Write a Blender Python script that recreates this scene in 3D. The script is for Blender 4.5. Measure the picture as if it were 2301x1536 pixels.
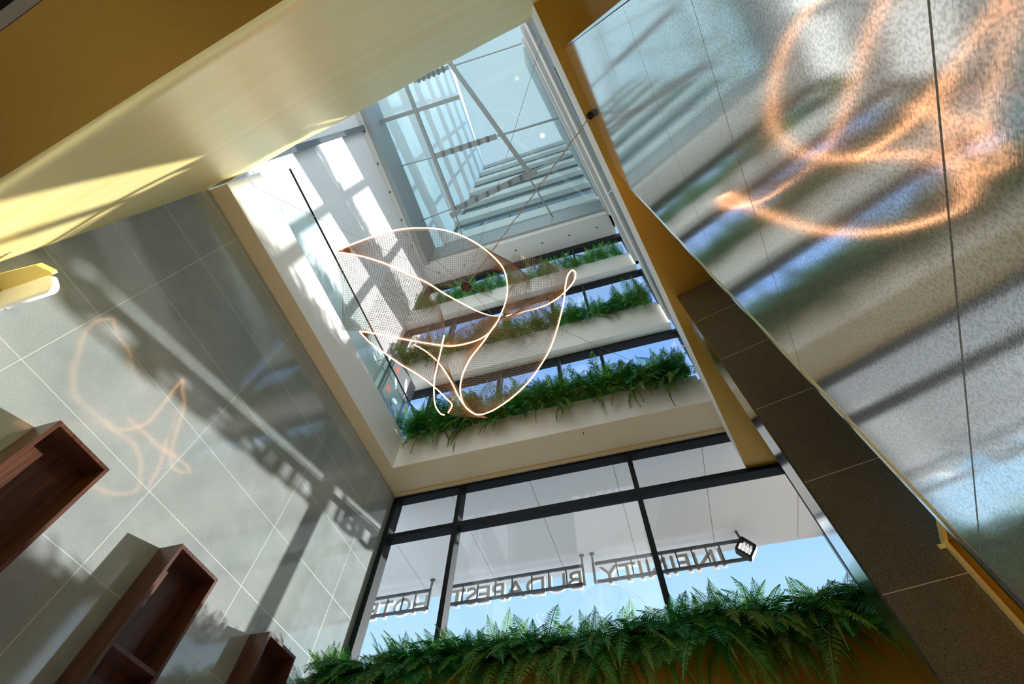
import bpy, bmesh, math, random
from mathutils import Vector, Matrix
random.seed(7)
for o in list(bpy.data.objects): bpy.data.objects.remove(o)
C = bpy.context.scene
COL = C.collection
S = 4.8          # one room unit in metres; room units are measured from the eye point
EZ = 1.6         # eye height above the floor

# ------------------------------------------------------------ camera
cam_d = bpy.data.cameras.new('camera'); cam = bpy.data.objects.new('camera', cam_d); COL.objects.link(cam)
cam_d.sensor_fit = 'HORIZONTAL'; cam_d.sensor_width = 36.0; cam_d.lens = 36.0*1033.06/2301
cam_d.clip_start = 0.02; cam_d.clip_end = 300
RC = ((0.95660377, -0.23885096, -0.1669115), (0.29016328, 0.83335748, 0.47044721), (0.02673019, -0.49846316, 0.86649869))
m = Matrix([[RC[i][0], -RC[i][1], -RC[i][2], 0] for i in range(3)] + [[0, 0, 0, 1]])
cam.matrix_world = Matrix.Translation((0, 0, EZ)) @ m
C.camera = cam

# ------------------------------------------------------------ sky, sun, exposure
W = bpy.data.worlds.new('sky'); C.world = W; W.use_nodes = True
nt = W.node_tree; nt.nodes.clear()
tc = nt.nodes.new('ShaderNodeTexCoord'); sx = nt.nodes.new('ShaderNodeSeparateXYZ')
rp = nt.nodes.new('ShaderNodeValToRGB'); bg = nt.nodes.new('ShaderNodeBackground'); wo = nt.nodes.new('ShaderNodeOutputWorld')
nz = nt.nodes.new('ShaderNodeTexNoise'); nz.inputs['Scale'].default_value = 3.0; nz.inputs['Detail'].default_value = 6
nr = nt.nodes.new('ShaderNodeValToRGB'); nr.color_ramp.elements[0].position = .52; nr.color_ramp.elements[1].position = .85
mx = nt.nodes.new('ShaderNodeMix'); mx.data_type = 'RGBA'
nt.links.new(tc.outputs['Generated'], sx.inputs[0]); nt.links.new(sx.outputs['Z'], rp.inputs[0])
nt.links.new(tc.outputs['Generated'], nz.inputs['Vector']); nt.links.new(nz.outputs[0], nr.inputs[0])
el = rp.color_ramp.elements
el[0].position = 0.0; el[0].color = (1.35, 1.5, 1.6, 1)
el[1].position = 1.0; el[1].color = (.56, .72, .80, 1)
for p, c in ((.30, (1.0, 1.2, 1.35, 1)), (.40, (.50, .78, 1.0, 1)), (.50, (.46, .76, 1.0, 1)), (.62, (.31, .62, 1.0, 1)), (.74, (.27, .54, 1.0, 1)), (.86, (.24, .46, .96, 1)), (.95, (.36, .56, .86, 1))):
    e = el.new(p); e.color = c
ml = nt.nodes.new('ShaderNodeMath'); ml.operation = 'MULTIPLY'; ml.inputs[1].default_value = .28
nt.links.new(nr.outputs[0], ml.inputs[0]); nt.links.new(ml.outputs[0], mx.inputs['Factor'])
nt.links.new(rp.outputs[0], mx.inputs['A']); mx.inputs['B'].default_value = (.8, .9, 1.0, 1)
nt.links.new(mx.outputs['Result'], bg.inputs[0]); bg.inputs[1].default_value = 1.0
nt.links.new(bg.outputs[0], wo.inputs[0])

sd = bpy.data.lights.new('sun', 'SUN'); sd.energy = 8.5; sd.angle = math.radians(.9); sd.color = (1.0, .97, .92)
sun = bpy.data.objects.new('sun', sd); COL.objects.link(sun)
sv = Vector((1, 1.34, .335))                      # towards the sun
sun.rotation_euler = sv.to_track_quat('Z', 'Y').to_euler()
C.view_settings.view_transform = 'Standard'; C.view_settings.look = 'None'
C.view_settings.exposure = 0.14; C.view_settings.gamma = 1.0; C.view_settings.use_curve_mapping = False
C.cycles.transparent_max_bounces = 24; C.cycles.max_bounces = 10; C.cycles.diffuse_bounces = 5

# ------------------------------------------------------------ helpers
def U(x, y, z): return Vector((S*x, S*y, S*z + EZ))
TH = math.radians(13.95)
NV = Vector((math.cos(TH), -math.sin(TH))); DV = Vector((math.sin(TH), math.cos(TH)))
def nd(n, d): p = NV*n + DV*d; return (p.x, p.y)

def mat(name, color=(.8, .8, .8), rough=.5, metal=0.0, spec=.5, emit=None, estr=0.0):
    mm = bpy.data.materials.new(name); mm.use_nodes = True
    b = mm.node_tree.nodes['Principled BSDF']
    b.inputs['Base Color'].default_value = (*color, 1); b.inputs['Roughness'].default_value = rough
    b.inputs['Metallic'].default_value = metal; b.inputs['Specular IOR Level'].default_value = spec
    if emit: b.inputs['Emission Color'].default_value = (*emit, 1); b.inputs['Emission Strength'].default_value = estr
    return mm
def N_(mm, t): return mm.node_tree.nodes.new(t)
def noisy(mm, c1, c2, scale=3.0, stretch=(1, 1, 1), bscale=None, bstr=.2, bdist=.002, detail=4, c3=None):
    """colour variation and bump from noise in object space"""
    L = mm.node_tree.links.new; b = mm.node_tree.nodes['Principled BSDF']
    t = N_(mm, 'ShaderNodeTexCoord'); mp = N_(mm, 'ShaderNodeMapping'); mp.inputs['Scale'].default_value = stretch
    n = N_(mm, 'ShaderNodeTexNoise'); n.inputs['Scale'].default_value = scale; n.inputs['Detail'].default_value = detail
    r = N_(mm, 'ShaderNodeValToRGB'); r.color_ramp.elements[0].position = .3; r.color_ramp.elements[1].position = .7
    r.color_ramp.elements[0].color = (*c1, 1); r.color_ramp.elements[1].color = (*c2, 1)
    L(t.outputs['Object'], mp.inputs[0]); L(mp.outputs[0], n.inputs['Vector']); L(n.outputs[0], r.inputs[0]); L(r.outputs[0], b.inputs['Base Color'])
    if bscale:
        n2 = N_(mm, 'ShaderNodeTexNoise'); n2.inputs['Scale'].default_value = bscale; n2.inputs['Detail'].default_value = 3
        bp = N_(mm, 'ShaderNodeBump'); bp.inputs['Strength'].default_value = bstr; bp.inputs['Distance'].default_value = bdist
        L(mp.outputs[0], n2.inputs['Vector']); L(n2.outputs[0], bp.inputs['Height']); L(bp.outputs[0], b.inputs['Normal'])
    return mm

def tile_mat(name, base1, base2, grout, rough, joints, bstr, bump_scale=260, spec=.5, metal=0.0, ior=1.5, speck=.25):
    """woven-look porcelain slabs with thin joints; joints = [(axis vector, offset m, pitch m)]"""
    mm = mat(name, base1, rough, metal, spec); L = mm.node_tree.links.new; b = mm.node_tree.nodes['Principled BSDF']; b.inputs['IOR'].default_value = ior
    t = N_(mm, 'ShaderNodeTexCoord')
    n = N_(mm, 'ShaderNodeTexNoise'); n.inputs['Scale'].default_value = 1.6; n.inputs['Detail'].default_value = 8; n.inputs['Roughness'].default_value = .65
    L(t.outputs['Object'], n.inputs['Vector'])
    r = N_(mm, 'ShaderNodeValToRGB'); r.color_ramp.elements[0].position = .32; r.color_ramp.elements[1].position = .68
    r.color_ramp.elements[0].color = (*base1, 1); r.color_ramp.elements[1].color = (*base2, 1); L(n.outputs[0], r.inputs[0])
    last = None
    for ax, off, pitch in joints:
        dp = N_(mm, 'ShaderNodeVectorMath'); dp.operation = 'DOT_PRODUCT'; dp.inputs[1].default_value = ax
        L(t.outputs['Object'], dp.inputs[0])
        a = N_(mm, 'ShaderNodeMath'); a.operation = 'SUBTRACT'; a.inputs[1].default_value = off - pitch/2; L(dp.outputs['Value'], a.inputs[0])
        p = N_(mm, 'ShaderNodeMath'); p.operation = 'FLOORED_MODULO'; p.inputs[1].default_value = pitch; L(a.outputs[0], p.inputs[0])
        s = N_(mm, 'ShaderNodeMath'); s.operation = 'SUBTRACT'; s.inputs[1].default_value = pitch/2; L(p.outputs[0], s.inputs[0])
        ab = N_(mm, 'ShaderNodeMath'); ab.operation = 'ABSOLUTE'; L(s.outputs[0], ab.inputs[0])
        lt = N_(mm, 'ShaderNodeMath'); lt.operation = 'LESS_THAN'; lt.inputs[1].default_value = .0017; L(ab.outputs[0], lt.inputs[0])
        if last is None: last = lt.outputs[0]
        else:
            mxx = N_(mm, 'ShaderNodeMath'); mxx.operation = 'MAXIMUM'; L(last, mxx.inputs[0]); L(lt.outputs[0], mxx.inputs[1]); last = mxx.outputs[0]
    mc = N_(mm, 'ShaderNodeMix'); mc.data_type = 'RGBA'; L(last, mc.inputs['Factor']); L(r.outputs[0], mc.inputs['A']); mc.inputs['B'].default_value = (*grout, 1)
    sp = N_(mm, 'ShaderNodeTexNoise'); sp.inputs['Scale'].default_value = bump_scale*.9; sp.inputs['Detail'].default_value = 1; L(t.outputs['Object'], sp.inputs['Vector'])
    mr2 = N_(mm, 'ShaderNodeMapRange'); mr2.inputs[1].default_value = .35; mr2.inputs[2].default_value = .65; mr2.inputs[3].default_value = 1-speck; mr2.inputs[4].default_value = 1+speck; L(sp.outputs[0], mr2.inputs[0])
    vm = N_(mm, 'ShaderNodeVectorMath'); vm.operation = 'SCALE'; L(mc.outputs['Result'], vm.inputs[0]); L(mr2.outputs[0], vm.inputs['Scale'])
    L(vm.outputs[0], b.inputs['Base Color'])
    mr = N_(mm, 'ShaderNodeMath'); mr.operation = 'MULTIPLY_ADD'; mr.inputs[1].default_value = .4; mr.inputs[2].default_value = rough; L(last, mr.inputs[0])
    L(mr.outputs[0], b.inputs['Roughness'])
    # weave: fine speckle + stretched threads + slow waviness of the slab
    n2 = N_(mm, 'ShaderNodeTexNoise'); n2.inputs['Scale'].default_value = bump_scale; n2.inputs['Detail'].default_value = 2
    L(t.outputs['Object'], n2.inputs['Vector'])
    mp = N_(mm, 'ShaderNodeMapping'); mp.inputs['Scale'].default_value = (1, 1, 9); L(t.outputs['Object'], mp.inputs[0])
    n3 = N_(mm, 'ShaderNodeTexNoise'); n3.inputs['Scale'].default_value = bump_scale*.22; n3.inputs['Detail'].default_value = 3; L(mp.outputs[0], n3.inputs['Vector'])
    ad = N_(mm, 'ShaderNodeMath'); ad.operation = 'ADD'; L(n2.outputs[0], ad.inputs[0]); L(n3.outputs[0], ad.inputs[1])
    bp = N_(mm, 'ShaderNodeBump'); bp.inputs['Strength'].default_value = bstr; bp.inputs['Distance'].default_value = .0006
    L(ad.outputs[0], bp.inputs['Height']); L(bp.outputs[0], b.inputs['Normal'])
    return mm

def glass_mat(name, tint=(1, 1, 1), ior=1.45, haze=0.0, hcol=(.8, .85, .85), rough=0.0):
    mm = bpy.data.materials.new(name); mm.use_nodes = True; t = mm.node_tree; t.nodes.clear(); L = t.links.new
    o = t.nodes.new('ShaderNodeOutputMaterial'); tr = t.nodes.new('ShaderNodeBsdfTransparent'); tr.inputs[0].default_value = (*tint, 1)
    gl = t.nodes.new('ShaderNodeBsdfGlossy'); gl.inputs['Roughness'].default_value = rough
    lw = t.nodes.new('ShaderNodeLayerWeight'); lw.inputs[0].default_value = .5
    pw = t.nodes.new('ShaderNodeMath'); pw.operation = 'POWER'; pw.inputs[1].default_value = 5.0; L(lw.outputs['Facing'], pw.inputs[0])
    fr = t.nodes.new('ShaderNodeMath'); fr.operation = 'MULTIPLY_ADD'; fr.inputs[1].default_value = .92; fr.inputs[2].default_value = ((ior-1)/(ior+1))**2; L(pw.outputs[0], fr.inputs[0])
    mx = t.nodes.new('ShaderNodeMixShader'); L(fr.outputs[0], mx.inputs[0]); L(tr.outputs[0], mx.inputs[1]); L(gl.outputs[0], mx.inputs[2])
    last = mx
    if haze:
        df = t.nodes.new('ShaderNodeBsdfDiffuse'); df.inputs[0].default_value = (*hcol, 1)
        tl = t.nodes.new('ShaderNodeBsdfTranslucent'); tl.inputs[0].default_value = (*hcol, 1)
        m2 = t.nodes.new('ShaderNodeMixShader'); m2.inputs[0].default_value = .6; L(df.outputs[0], m2.inputs[1]); L(tl.outputs[0], m2.inputs[2])
        m3 = t.nodes.new('ShaderNodeMixShader'); m3.inputs[0].default_value = haze; L(mx.outputs[0], m3.inputs[1]); L(m2.outputs[0], m3.inputs[2]); last = m3
    L(last.outputs[0], o.inputs[0]); return mm

# ------------------------------------------------------------ materials
GR = (.50, .54, .50)
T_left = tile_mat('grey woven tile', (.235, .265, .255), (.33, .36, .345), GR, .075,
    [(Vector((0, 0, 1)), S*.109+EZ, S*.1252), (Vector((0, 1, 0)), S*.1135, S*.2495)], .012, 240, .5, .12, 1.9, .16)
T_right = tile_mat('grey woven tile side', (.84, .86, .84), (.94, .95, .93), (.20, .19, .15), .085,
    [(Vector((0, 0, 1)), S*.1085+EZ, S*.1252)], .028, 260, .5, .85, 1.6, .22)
T_pier = tile_mat('dark woven tile pier', (.11, .095, .065), (.15, .13, .09), (.55, .48, .33), .24,
    [(Vector((0, 0, 1)), S*.1145+EZ, S*.1252)], .10, 260, .5, .2, 1.6, .35)
M_gold = noisy(mat('gold plaster shaded', (.5, .35, .12), .34, .45, .6), (.40, .215, .020), (.50, .28, .035), .7, (1, 1, 1), 60, .35, .0015)  # shaded copy of the bulkhead gold, shade put into the colour
M_goldp = noisy(mat('gold brushed plaster lit', (.6, .5, .25), .40, .5, .6), (.90, .72, .27), (.94, .80, .38), 1.2, (.5, 1, 6), 90, .25, .001)  # lit copy of that gold, daylight put into the colour
# gentle trowel waves on the bulkhead
M_white = noisy(mat('white plaster', (.8, .8, .8), .6), (.76, .77, .77), (.82, .82, .81), 2, (1, 1, 1), 40, .15, .002)
M_beige = mat('beige paint', (.72, .60, .41), .4)
M_fascia = mat('pale fascia paint', (.74, .73, .69), .5)
M_frame = mat('black aluminium', (.006, .009, .012), .55, 0, .2)
M_frameg = mat('grey aluminium', (.20, .23, .25), .3, .5)
M_greyp = mat('grey cladding panel', (.13, .165, .185), .45)
M_canopy = mat('canopy panel', (.80, .80, .80), .5)
M_steel = mat('brushed steel trim', (.72, .74, .76), .12, 1.0)
M_truss = mat('galvanised steel', (.36, .40, .40), .45, .4)
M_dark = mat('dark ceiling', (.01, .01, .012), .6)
M_greyst = mat('grey plaster', (.30, .27, .22), .6)
M_floor = noisy(mat('stone floor', (.4, .35, .28), .35), (.58, .57, .54), (.66, .65, .62), 2)
M_pave = mat('pavement', (.37, .37, .36), .8)
M_soil = mat('soil', (.02, .014, .01), .9)
M_plain = mat('light grey wall paint', (.6, .62, .62), .6)
M_gdark = glass_mat('dark upper glass', (.42, .58, .66), 1.7)
M_glass = glass_mat('clear glass', (.97, .985, 1.0))
M_gteal = glass_mat('teal glass', (.88, .96, .96), 1.5)
M_gsky = glass_mat('hazy skylight glass', (.92, .98, .98), 1.45, .12, (.80, .93, .93))  # white haze mixed into the glass, standing in for pale reflections
M_wood = mat('dark walnut', (.16, .05, .025), .32)
def wood(mm):
    L = mm.node_tree.links.new; b = mm.node_tree.nodes['Principled BSDF']; t = N_(mm, 'ShaderNodeTexCoord'); mp = N_(mm, 'ShaderNodeMapping'); mp.inputs['Scale'].default_value = (14, 14, .9)
    n = N_(mm, 'ShaderNodeTexNoise'); n.inputs['Scale'].default_value = 3; n.inputs['Detail'].default_value = 8; n.inputs['Distortion'].default_value = 1.2
    r = N_(mm, 'ShaderNodeValToRGB'); r.color_ramp.elements[0].color = (.022, .008, .004, 1); r.color_ramp.elements[1].color = (.11, .038, .018, 1); r.color_ramp.elements[0].position = .3; r.color_ramp.elements[1].position = .72
    L(t.outputs['Object'], mp.inputs[0]); L(mp.outputs[0], n.inputs['Vector']); L(n.outputs[0], r.inputs[0]); L(r.outputs[0], b.inputs['Base Color'])
wood(M_wood)
M_tube = mat('glowing warm tube', (1, .7, .5), .4, 0, .5, (1.0, .46, .22), 6.5)
M_mesh = mat('bronze wire mesh', (.42, .30, .20), .35, .7)
M_rope = mat('steel cable', (.35, .33, .30), .35, .7)
M_brown = mat('brown cap', (.05, .012, .008), .4)
M_letter = mat('white letter face', (.85, .85, .85), .4, 0, .5, (1, 1, 1), .35)
M_lback = mat('letter back grey', (.40, .41, .38), .5)
def leafmat(name, c1, c2, tr=.35):
    mm = bpy.data.materials.new(name); mm.use_nodes = True; t = mm.node_tree; L = t.links.new; b = t.nodes['Principled BSDF']
    tcx = t.nodes.new('ShaderNodeTexCoord'); n = t.nodes.new('ShaderNodeTexNoise'); n.inputs['Scale'].default_value = 9
    r = t.nodes.new('ShaderNodeValToRGB'); r.color_ramp.elements[0].color = (*c1, 1); r.color_ramp.elements[1].color = (*c2, 1); r.color_ramp.elements[0].position = .35; r.color_ramp.elements[1].position = .65
    L(tcx.outputs['Object'], n.inputs['Vector']); L(n.outputs[0], r.inputs[0]); L(r.outputs[0], b.inputs['Base Color']); b.inputs['Roughness'].default_value = .42
    tl = t.nodes.new('ShaderNodeBsdfTranslucent'); L(r.outputs[0], tl.inputs[0]); mx = t.nodes.new('ShaderNodeMixShader'); mx.inputs[0].default_value = tr
    o = t.nodes['Material Output']; L(b.outputs[0], mx.inputs[1]); L(tl.outputs[0], mx.inputs[2]); L(mx.outputs[0], o.inputs[0]); return mm
LEAF = [leafmat('fern green', (.022, .17, .016), (.09, .33, .04)), leafmat('deep fern green', (.012, .15, .03), (.035, .27, .06)),
        leafmat('olive frond', (.08, .17, .015), (.18, .28, .03)), leafmat('rusty tips', (.20, .05, .03), (.34, .14, .08)), leafmat('bright young frond', (.10, .34, .03), (.20, .45, .05), .45)]

# ------------------------------------------------------------ mesh builders (room units in, metres out)
def bx(bm, x0, x1, y0, y1, z0, z1, mi=0, bmi=None):
    vs = [bm.verts.new(U(x, y, z)) for z in (z0, z1) for x, y in ((x0, y0), (x1, y0), (x1, y1), (x0, y1))]
    fs = [(0, 3, 2, 1), (4, 5, 6, 7), (0, 1, 5, 4), (1, 2, 6, 5), (2, 3, 7, 6), (3, 0, 4, 7)]
    for i, f in enumerate(fs):
        fc = bm.faces.new([vs[j] for j in f]); fc.material_index = bmi if (i == 0 and bmi is not None) else mi
def prism(bm, pts, z0, z1, mi=0, bmi=None):
    n = len(pts)
    ar = sum(pts[i][0]*pts[(i+1) % n][1]-pts[(i+1) % n][0]*pts[i][1] for i in range(n))
    if ar < 0: pts = pts[::-1]
    a = [bm.verts.new(U(x, y, z0)) for x, y in pts]; b = [bm.verts.new(U(x, y, z1)) for x, y in pts]
    f = bm.faces.new(a[::-1]); f.material_index = mi if bmi is None else bmi
    f = bm.faces.new(b); f.material_index = mi
    for i in range(n):
        f = bm.faces.new((a[i], a[(i+1) % n], b[(i+1) % n], b[i])); f.material_index = mi
def bar(bm, p, q, r, n=6):
    """round bar between two points, metres"""
    p, q = Vector(p), Vector(q); d = (q-p).normalized(); a = d.orthogonal().normalized(); b = d.cross(a)
    ra = []
    for c in (p, q): ra.append([bm.verts.new(c + (a*math.cos(k*2*math.pi/n)+b*math.sin(k*2*math.pi/n))*r) for k in range(n)])
    for k in range(n): bm.faces.new((ra[0][k], ra[0][(k+1) % n], ra[1][(k+1) % n], ra[1][k]))
    bm.faces.new(ra[0][::-1]); bm.faces.new(ra[1])
def flatbar(bm, p, q, w, h):
    """rectangular section bar; w across, h vertical; metres"""
    p, q = Vector(p), Vector(q); d = (q-p).normalized(); a = d.cross(Vector((0, 0, 1)))
    if a.length < 1e-4: a = Vector((1, 0, 0))
    a.normalize(); b = a.cross(d).normalized()
    v = [bm.verts.new(c + a*s*w/2 + b*t*h/2) for c in (p, q) for s, t in ((-1, -1), (1, -1), (1, 1), (-1, 1))]
    for f in ((0, 1, 2, 3), (7, 6, 5, 4), (0, 4, 5, 1), (1, 5, 6, 2), (2, 6, 7, 3), (3, 7, 4, 0)): bm.faces.new([v[i] for i in f])
def tube(bm, pts, r, n=6, closed=False):
    pts = [Vector(p) for p in pts]; rings = []; a = None
    for i, p in enumerate(pts):
        d = (pts[min(i+1, len(pts)-1)]-pts[max(i-1, 0)]).normalized()
        if a is None: a = d.orthogonal().normalized()
        a = (a - d*a.dot(d)).normalized(); b = d.cross(a)
        rings.append([bm.verts.new(p + (a*math.cos(k*2*math.pi/n)+b*math.sin(k*2*math.pi/n))*r) for k in range(n)])
    for i in range(len(rings)-1):
        for k in range(n): bm.faces.new((rings[i][k], rings[i][(k+1) % n], rings[i+1][(k+1) % n], rings[i+1][k]))
    bm.faces.new(rings[0][::-1]); bm.faces.new(rings[-1])
def smooth_pts(pts, k):
    """Catmull-Rom through the points"""
    P = [Vector(p) for p in pts]; out = []
    for i in range(len(P)-1):
        a, b, c, d = P[max(i-1, 0)], P[i], P[i+1], P[min(i+2, len(P)-1)]
        for j in range(k):
            t = j/k; out.append(.5*((2*b)+(c-a)*t+(2*a-5*b+4*c-d)*t*t+(3*b-a-3*c+d)*t**3))
    out.append(P[-1]); return out
def new(): return bmesh.new()
def obj(name, bm, ms, parent=None, loc=None, smooth=False):
    me = bpy.data.meshes.new(name); bmesh.ops.recalc_face_normals(bm, faces=bm.faces); bm.to_mesh(me); bm.free()
    if not isinstance(ms, (list, tuple)): ms = [ms]
    for x in ms: me.materials.append(x)
    if smooth:
        for p in me.polygons: p.use_smooth = True
    o = bpy.data.objects.new(name, me); COL.objects.link(o)
    if parent: o.parent = parent; o.matrix_parent_inverse = parent.matrix_world.inverted() if False else Matrix.Translation(-parent.location)
    return o
def struct(name, bm, ms, parent=None):
    o = obj(name, bm, ms, parent)
    if not parent: o['kind'] = 'structure'
    return o
def tag(o, label, cat, group=None):
    o['label'] = label; o['category'] = cat
    if group: o['group'] = group
    return o
def thing(name, label, cat, loc, group=None):
    o = bpy.data.objects.new(name, None); COL.objects.link(o); o.location = loc; o.empty_display_size = .1
    return tag(o, label, cat, group)
def sroot(name, loc=(0, 0, 0)):
    o = bpy.data.objects.new(name, None); COL.objects.link(o); o.location = loc; o['kind'] = 'structure'; return o
# ------------------------------------------------------------ lobby shell
E0 = (.035, -.094); E1 = (.294, .978)           # hole edge of the gold soffit, in plan
P0 = (.069, -.020); P1 = (.115, .192)           # side wall slab, in plan
def pl_y(x): return -.086 - .124*x              # face of the gold bulkhead
FZ = -EZ/S
b = new(); bx(b, -.80, 1.35, -1.25, 1.0, FZ-.02, FZ); struct('floor', b, M_floor)
b = new(); bx(b, -20, 20, 1.0, 30, FZ-.04, FZ-.02); struct('floor_outside', b, M_pave)
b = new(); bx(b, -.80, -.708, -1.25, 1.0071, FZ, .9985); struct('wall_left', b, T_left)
b = new(); bx(b, -.80, 1.35, -1.30, -1.25, FZ, .60); struct('wall_back', b, M_plain)
b = new(); bx(b, 1.30, 1.35, -1.25, 1.0, FZ, .856); struct('wall_far_right', b, M_plain)
b = new(); bx(b, .395, 1.30, .975, 1.0085, FZ, .856); struct('wall_front', b, M_gold)
# side wall slab (near) and the wall behind it
off = (.056*math.cos(TH)*1.05, -.056*math.sin(TH))
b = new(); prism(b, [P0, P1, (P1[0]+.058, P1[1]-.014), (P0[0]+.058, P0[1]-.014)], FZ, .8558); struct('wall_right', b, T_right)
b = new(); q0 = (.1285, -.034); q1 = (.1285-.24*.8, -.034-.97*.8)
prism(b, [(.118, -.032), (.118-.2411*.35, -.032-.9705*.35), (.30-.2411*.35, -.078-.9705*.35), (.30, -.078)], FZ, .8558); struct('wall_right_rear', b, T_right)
# polished corner profiles of the slab
for i, (p, s) in enumerate(((P0, -1), (P1, 1))):
    b = new(); a = (p[0]-.0008, p[1]+s*.0004)
    prism(b, [a, (a[0]+.060, a[1]-.0149), (a[0]+.060+.0005*s, a[1]-.0149+.0022*s), (a[0]+.0005*s, a[1]+.0022*s)], FZ, .853); struct('trim_%d' % (i+1), b, M_steel)
# pier
pa, pb, pc, pd_ = nd(.0695, .485), nd(.60, .485), nd(.60, .561), nd(.0695, .561)
b = new(); prism(b, [pa, pb, pc, pd_], FZ, .8558); struct('wall_pier', b, T_pier)
b = new(); prism(b, [nd(.0675, .4846), nd(.0695, .4846), nd(.0695, .5615), nd(.0675, .5615)], FZ, .8558); struct('trim_3', b, M_steel)

# gold soffit slab with the white upstand along the hole
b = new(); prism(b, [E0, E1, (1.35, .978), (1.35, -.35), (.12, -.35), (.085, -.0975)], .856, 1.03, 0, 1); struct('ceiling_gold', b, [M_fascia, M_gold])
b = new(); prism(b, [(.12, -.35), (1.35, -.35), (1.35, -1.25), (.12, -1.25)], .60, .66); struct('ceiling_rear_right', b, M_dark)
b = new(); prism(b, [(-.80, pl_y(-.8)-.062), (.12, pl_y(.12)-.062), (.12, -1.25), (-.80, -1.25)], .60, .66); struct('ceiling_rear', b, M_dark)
# beige ceiling border around the hole
b = new(); bx(b, -.90, -.664, .004, 1.0085, 1.0, 1.14, 0, 1); struct('ceiling_left', b, [M_fascia, M_beige])
b = new(); bx(b, -.664, .296, .862, 1.0085, 1.0, 1.10, 0, 1); struct('ceiling_front', b, [M_fascia, M_beige])
b = new()
for i in range(40):   # curved cove along the glass
    pass
bx(b, -.707, .296, .966, .976, .993, .9995); struct('trim_4', b, M_beige)

# gold bulkhead behind the camera, softly waved face and edge
b = new(); nx, nz_ = 120, 26; x0, x1 = -.708, .118; grid = []
for j in range(nz_+1):
    row = []
    for i in range(nx+1):
        x = x0+(x1-x0)*i/nx; tt = j/nz_; zt = 1.070+.010*math.sin(x*17+.6)+.005*math.sin(x*41); zc = .30+(zt-.30)*tt
        wv = .0016*math.sin(x*16+tt*2.2)+.0011*math.sin(x*9-tt*5+1)+.0009*math.sin(tt*9+x*22)
        row.append(b.verts.new(U(x, pl_y(x)+wv*min(1, 6*tt)*min(1, 3*(1.05-tt))*(1 if x > -.69 else 0), zc)))
    grid.append(row)
for j in range(nz_):
    for i in range(nx): b.faces.new((grid[j][i], grid[j][i+1], grid[j+1][i+1], grid[j+1][i]))
bk0 = [b.verts.new(U(x0+(x1-x0)*i/nx, pl_y(x0+(x1-x0)*i/nx)-.054, .30)) for i in range(nx+1)]
bk1 = [b.verts.new(U(x0+(x1-x0)*i/nx, pl_y(x0+(x1-x0)*i/nx)-.054, 1.06)) for i in range(nx+1)]
for i in range(nx):
    f = b.faces.new((bk0[i], bk0[i+1], grid[0][i+1], grid[0][i])); f.material_index = 1
    b.faces.new((grid[-1][i], grid[-1][i+1], bk1[i+1], bk1[i])); b.faces.new((bk1[i], bk1[i+1], bk0[i+1], bk0[i]))
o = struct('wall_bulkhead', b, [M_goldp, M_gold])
for p in o.data.polygons: p.use_smooth = p.material_index == 0 and p.index < nx*nz_
b = new(); prism(b, [(-.707, pl_y(-.707)-.0545), (.117, pl_y(.117)-.0545), (.117, pl_y(.117)-.0605), (-.707, pl_y(-.707)-.0605)], .30, .60); struct('trim_5', b, M_greyst)

# ------------------------------------------------------------ glass facades
def window(num, x0, x1, yg, z0, z1, mull, trans=(), hz=0.0, fr=M_frame, dep=.05, w=.016, jw=.014, jr=None, glass=M_glass):
    r = sroot('window_%d' % num, U((x0+x1)/2, yg, z0))
    b = new(); bx(b, x0, x1, yg-.0008, yg+.0008, z0, z1); obj('glass_pane', b, glass, r)
    b = new(); bx(b, x0, x1, yg-dep/2, yg+dep/2, z1-hz, z1); obj('window_head', b, fr, r)
    b = new(); bx(b, x0, x1, yg-dep/3, yg+dep/2, z0, z0+.008); obj('window_sill', b, fr, r)
    for t0, t1 in trans:
        b = new(); bx(b, x0, x1, yg-dep/2, yg+dep/2, t0, t1); obj('transom', b, fr, r)
    for mxx in mull:
        b = new(); bx(b, mxx-w/2, mxx+w/2, yg-dep/2-.001, yg+dep/2+.001, z0, z1-hz); obj('mullion', b, fr, r)
    for jx in (x0, (x1 if jr is None else jr)-jw):
        b = new(); bx(b, jx, jx+jw, yg-dep/2-.002, yg+dep/2+.002, z0, z1-hz); obj('jamb', b, fr, r)
    return r
window(1, -.708, .395, .992, .30, .999, (-.486, .021), ((.844, .858),), .015, M_frame, .030, .013, .015)
XR = .279
window(2, -.885, .312, .907, 1.10, 1.447, (-.628, -.36, -.135, .0185), (), .014, M_frame, .03, .012, .02)
window(3, -.885, .312, .907, 1.60, 2.03, (-.628, -.36, -.135, .0185), (), .016, M_frame, .03, .012, .02)
window(4, -.885, .312, .907, 2.17, 2.595, (-.628, -.36, -.135, .0185), (), .06, M_frame, .03, .012, .02)

# ------------------------------------------------------------ light well
b = new(); bx(b, -.93, -.885, -.9, 1.0, 1.14, 7.0); struct('wall_upper_left', b, M_white)
b = new(); bx(b, -.885, .25, -.95, -.90, 1.05, 7.0); struct('wall_upper_back', b, M_white)
# fascias of the planters, level 2 and 3
for i, (z0, z1) in enumerate(((1.447, 1.60), (2.03, 2.17))):
    b = new(); bx(b, -.885, XR, .862, .893, z0, z1); bx(b, -.885, XR, .893, .921, z0, z0+.02); struct('trim_%d' % (6+i), b, M_fascia)
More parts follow.
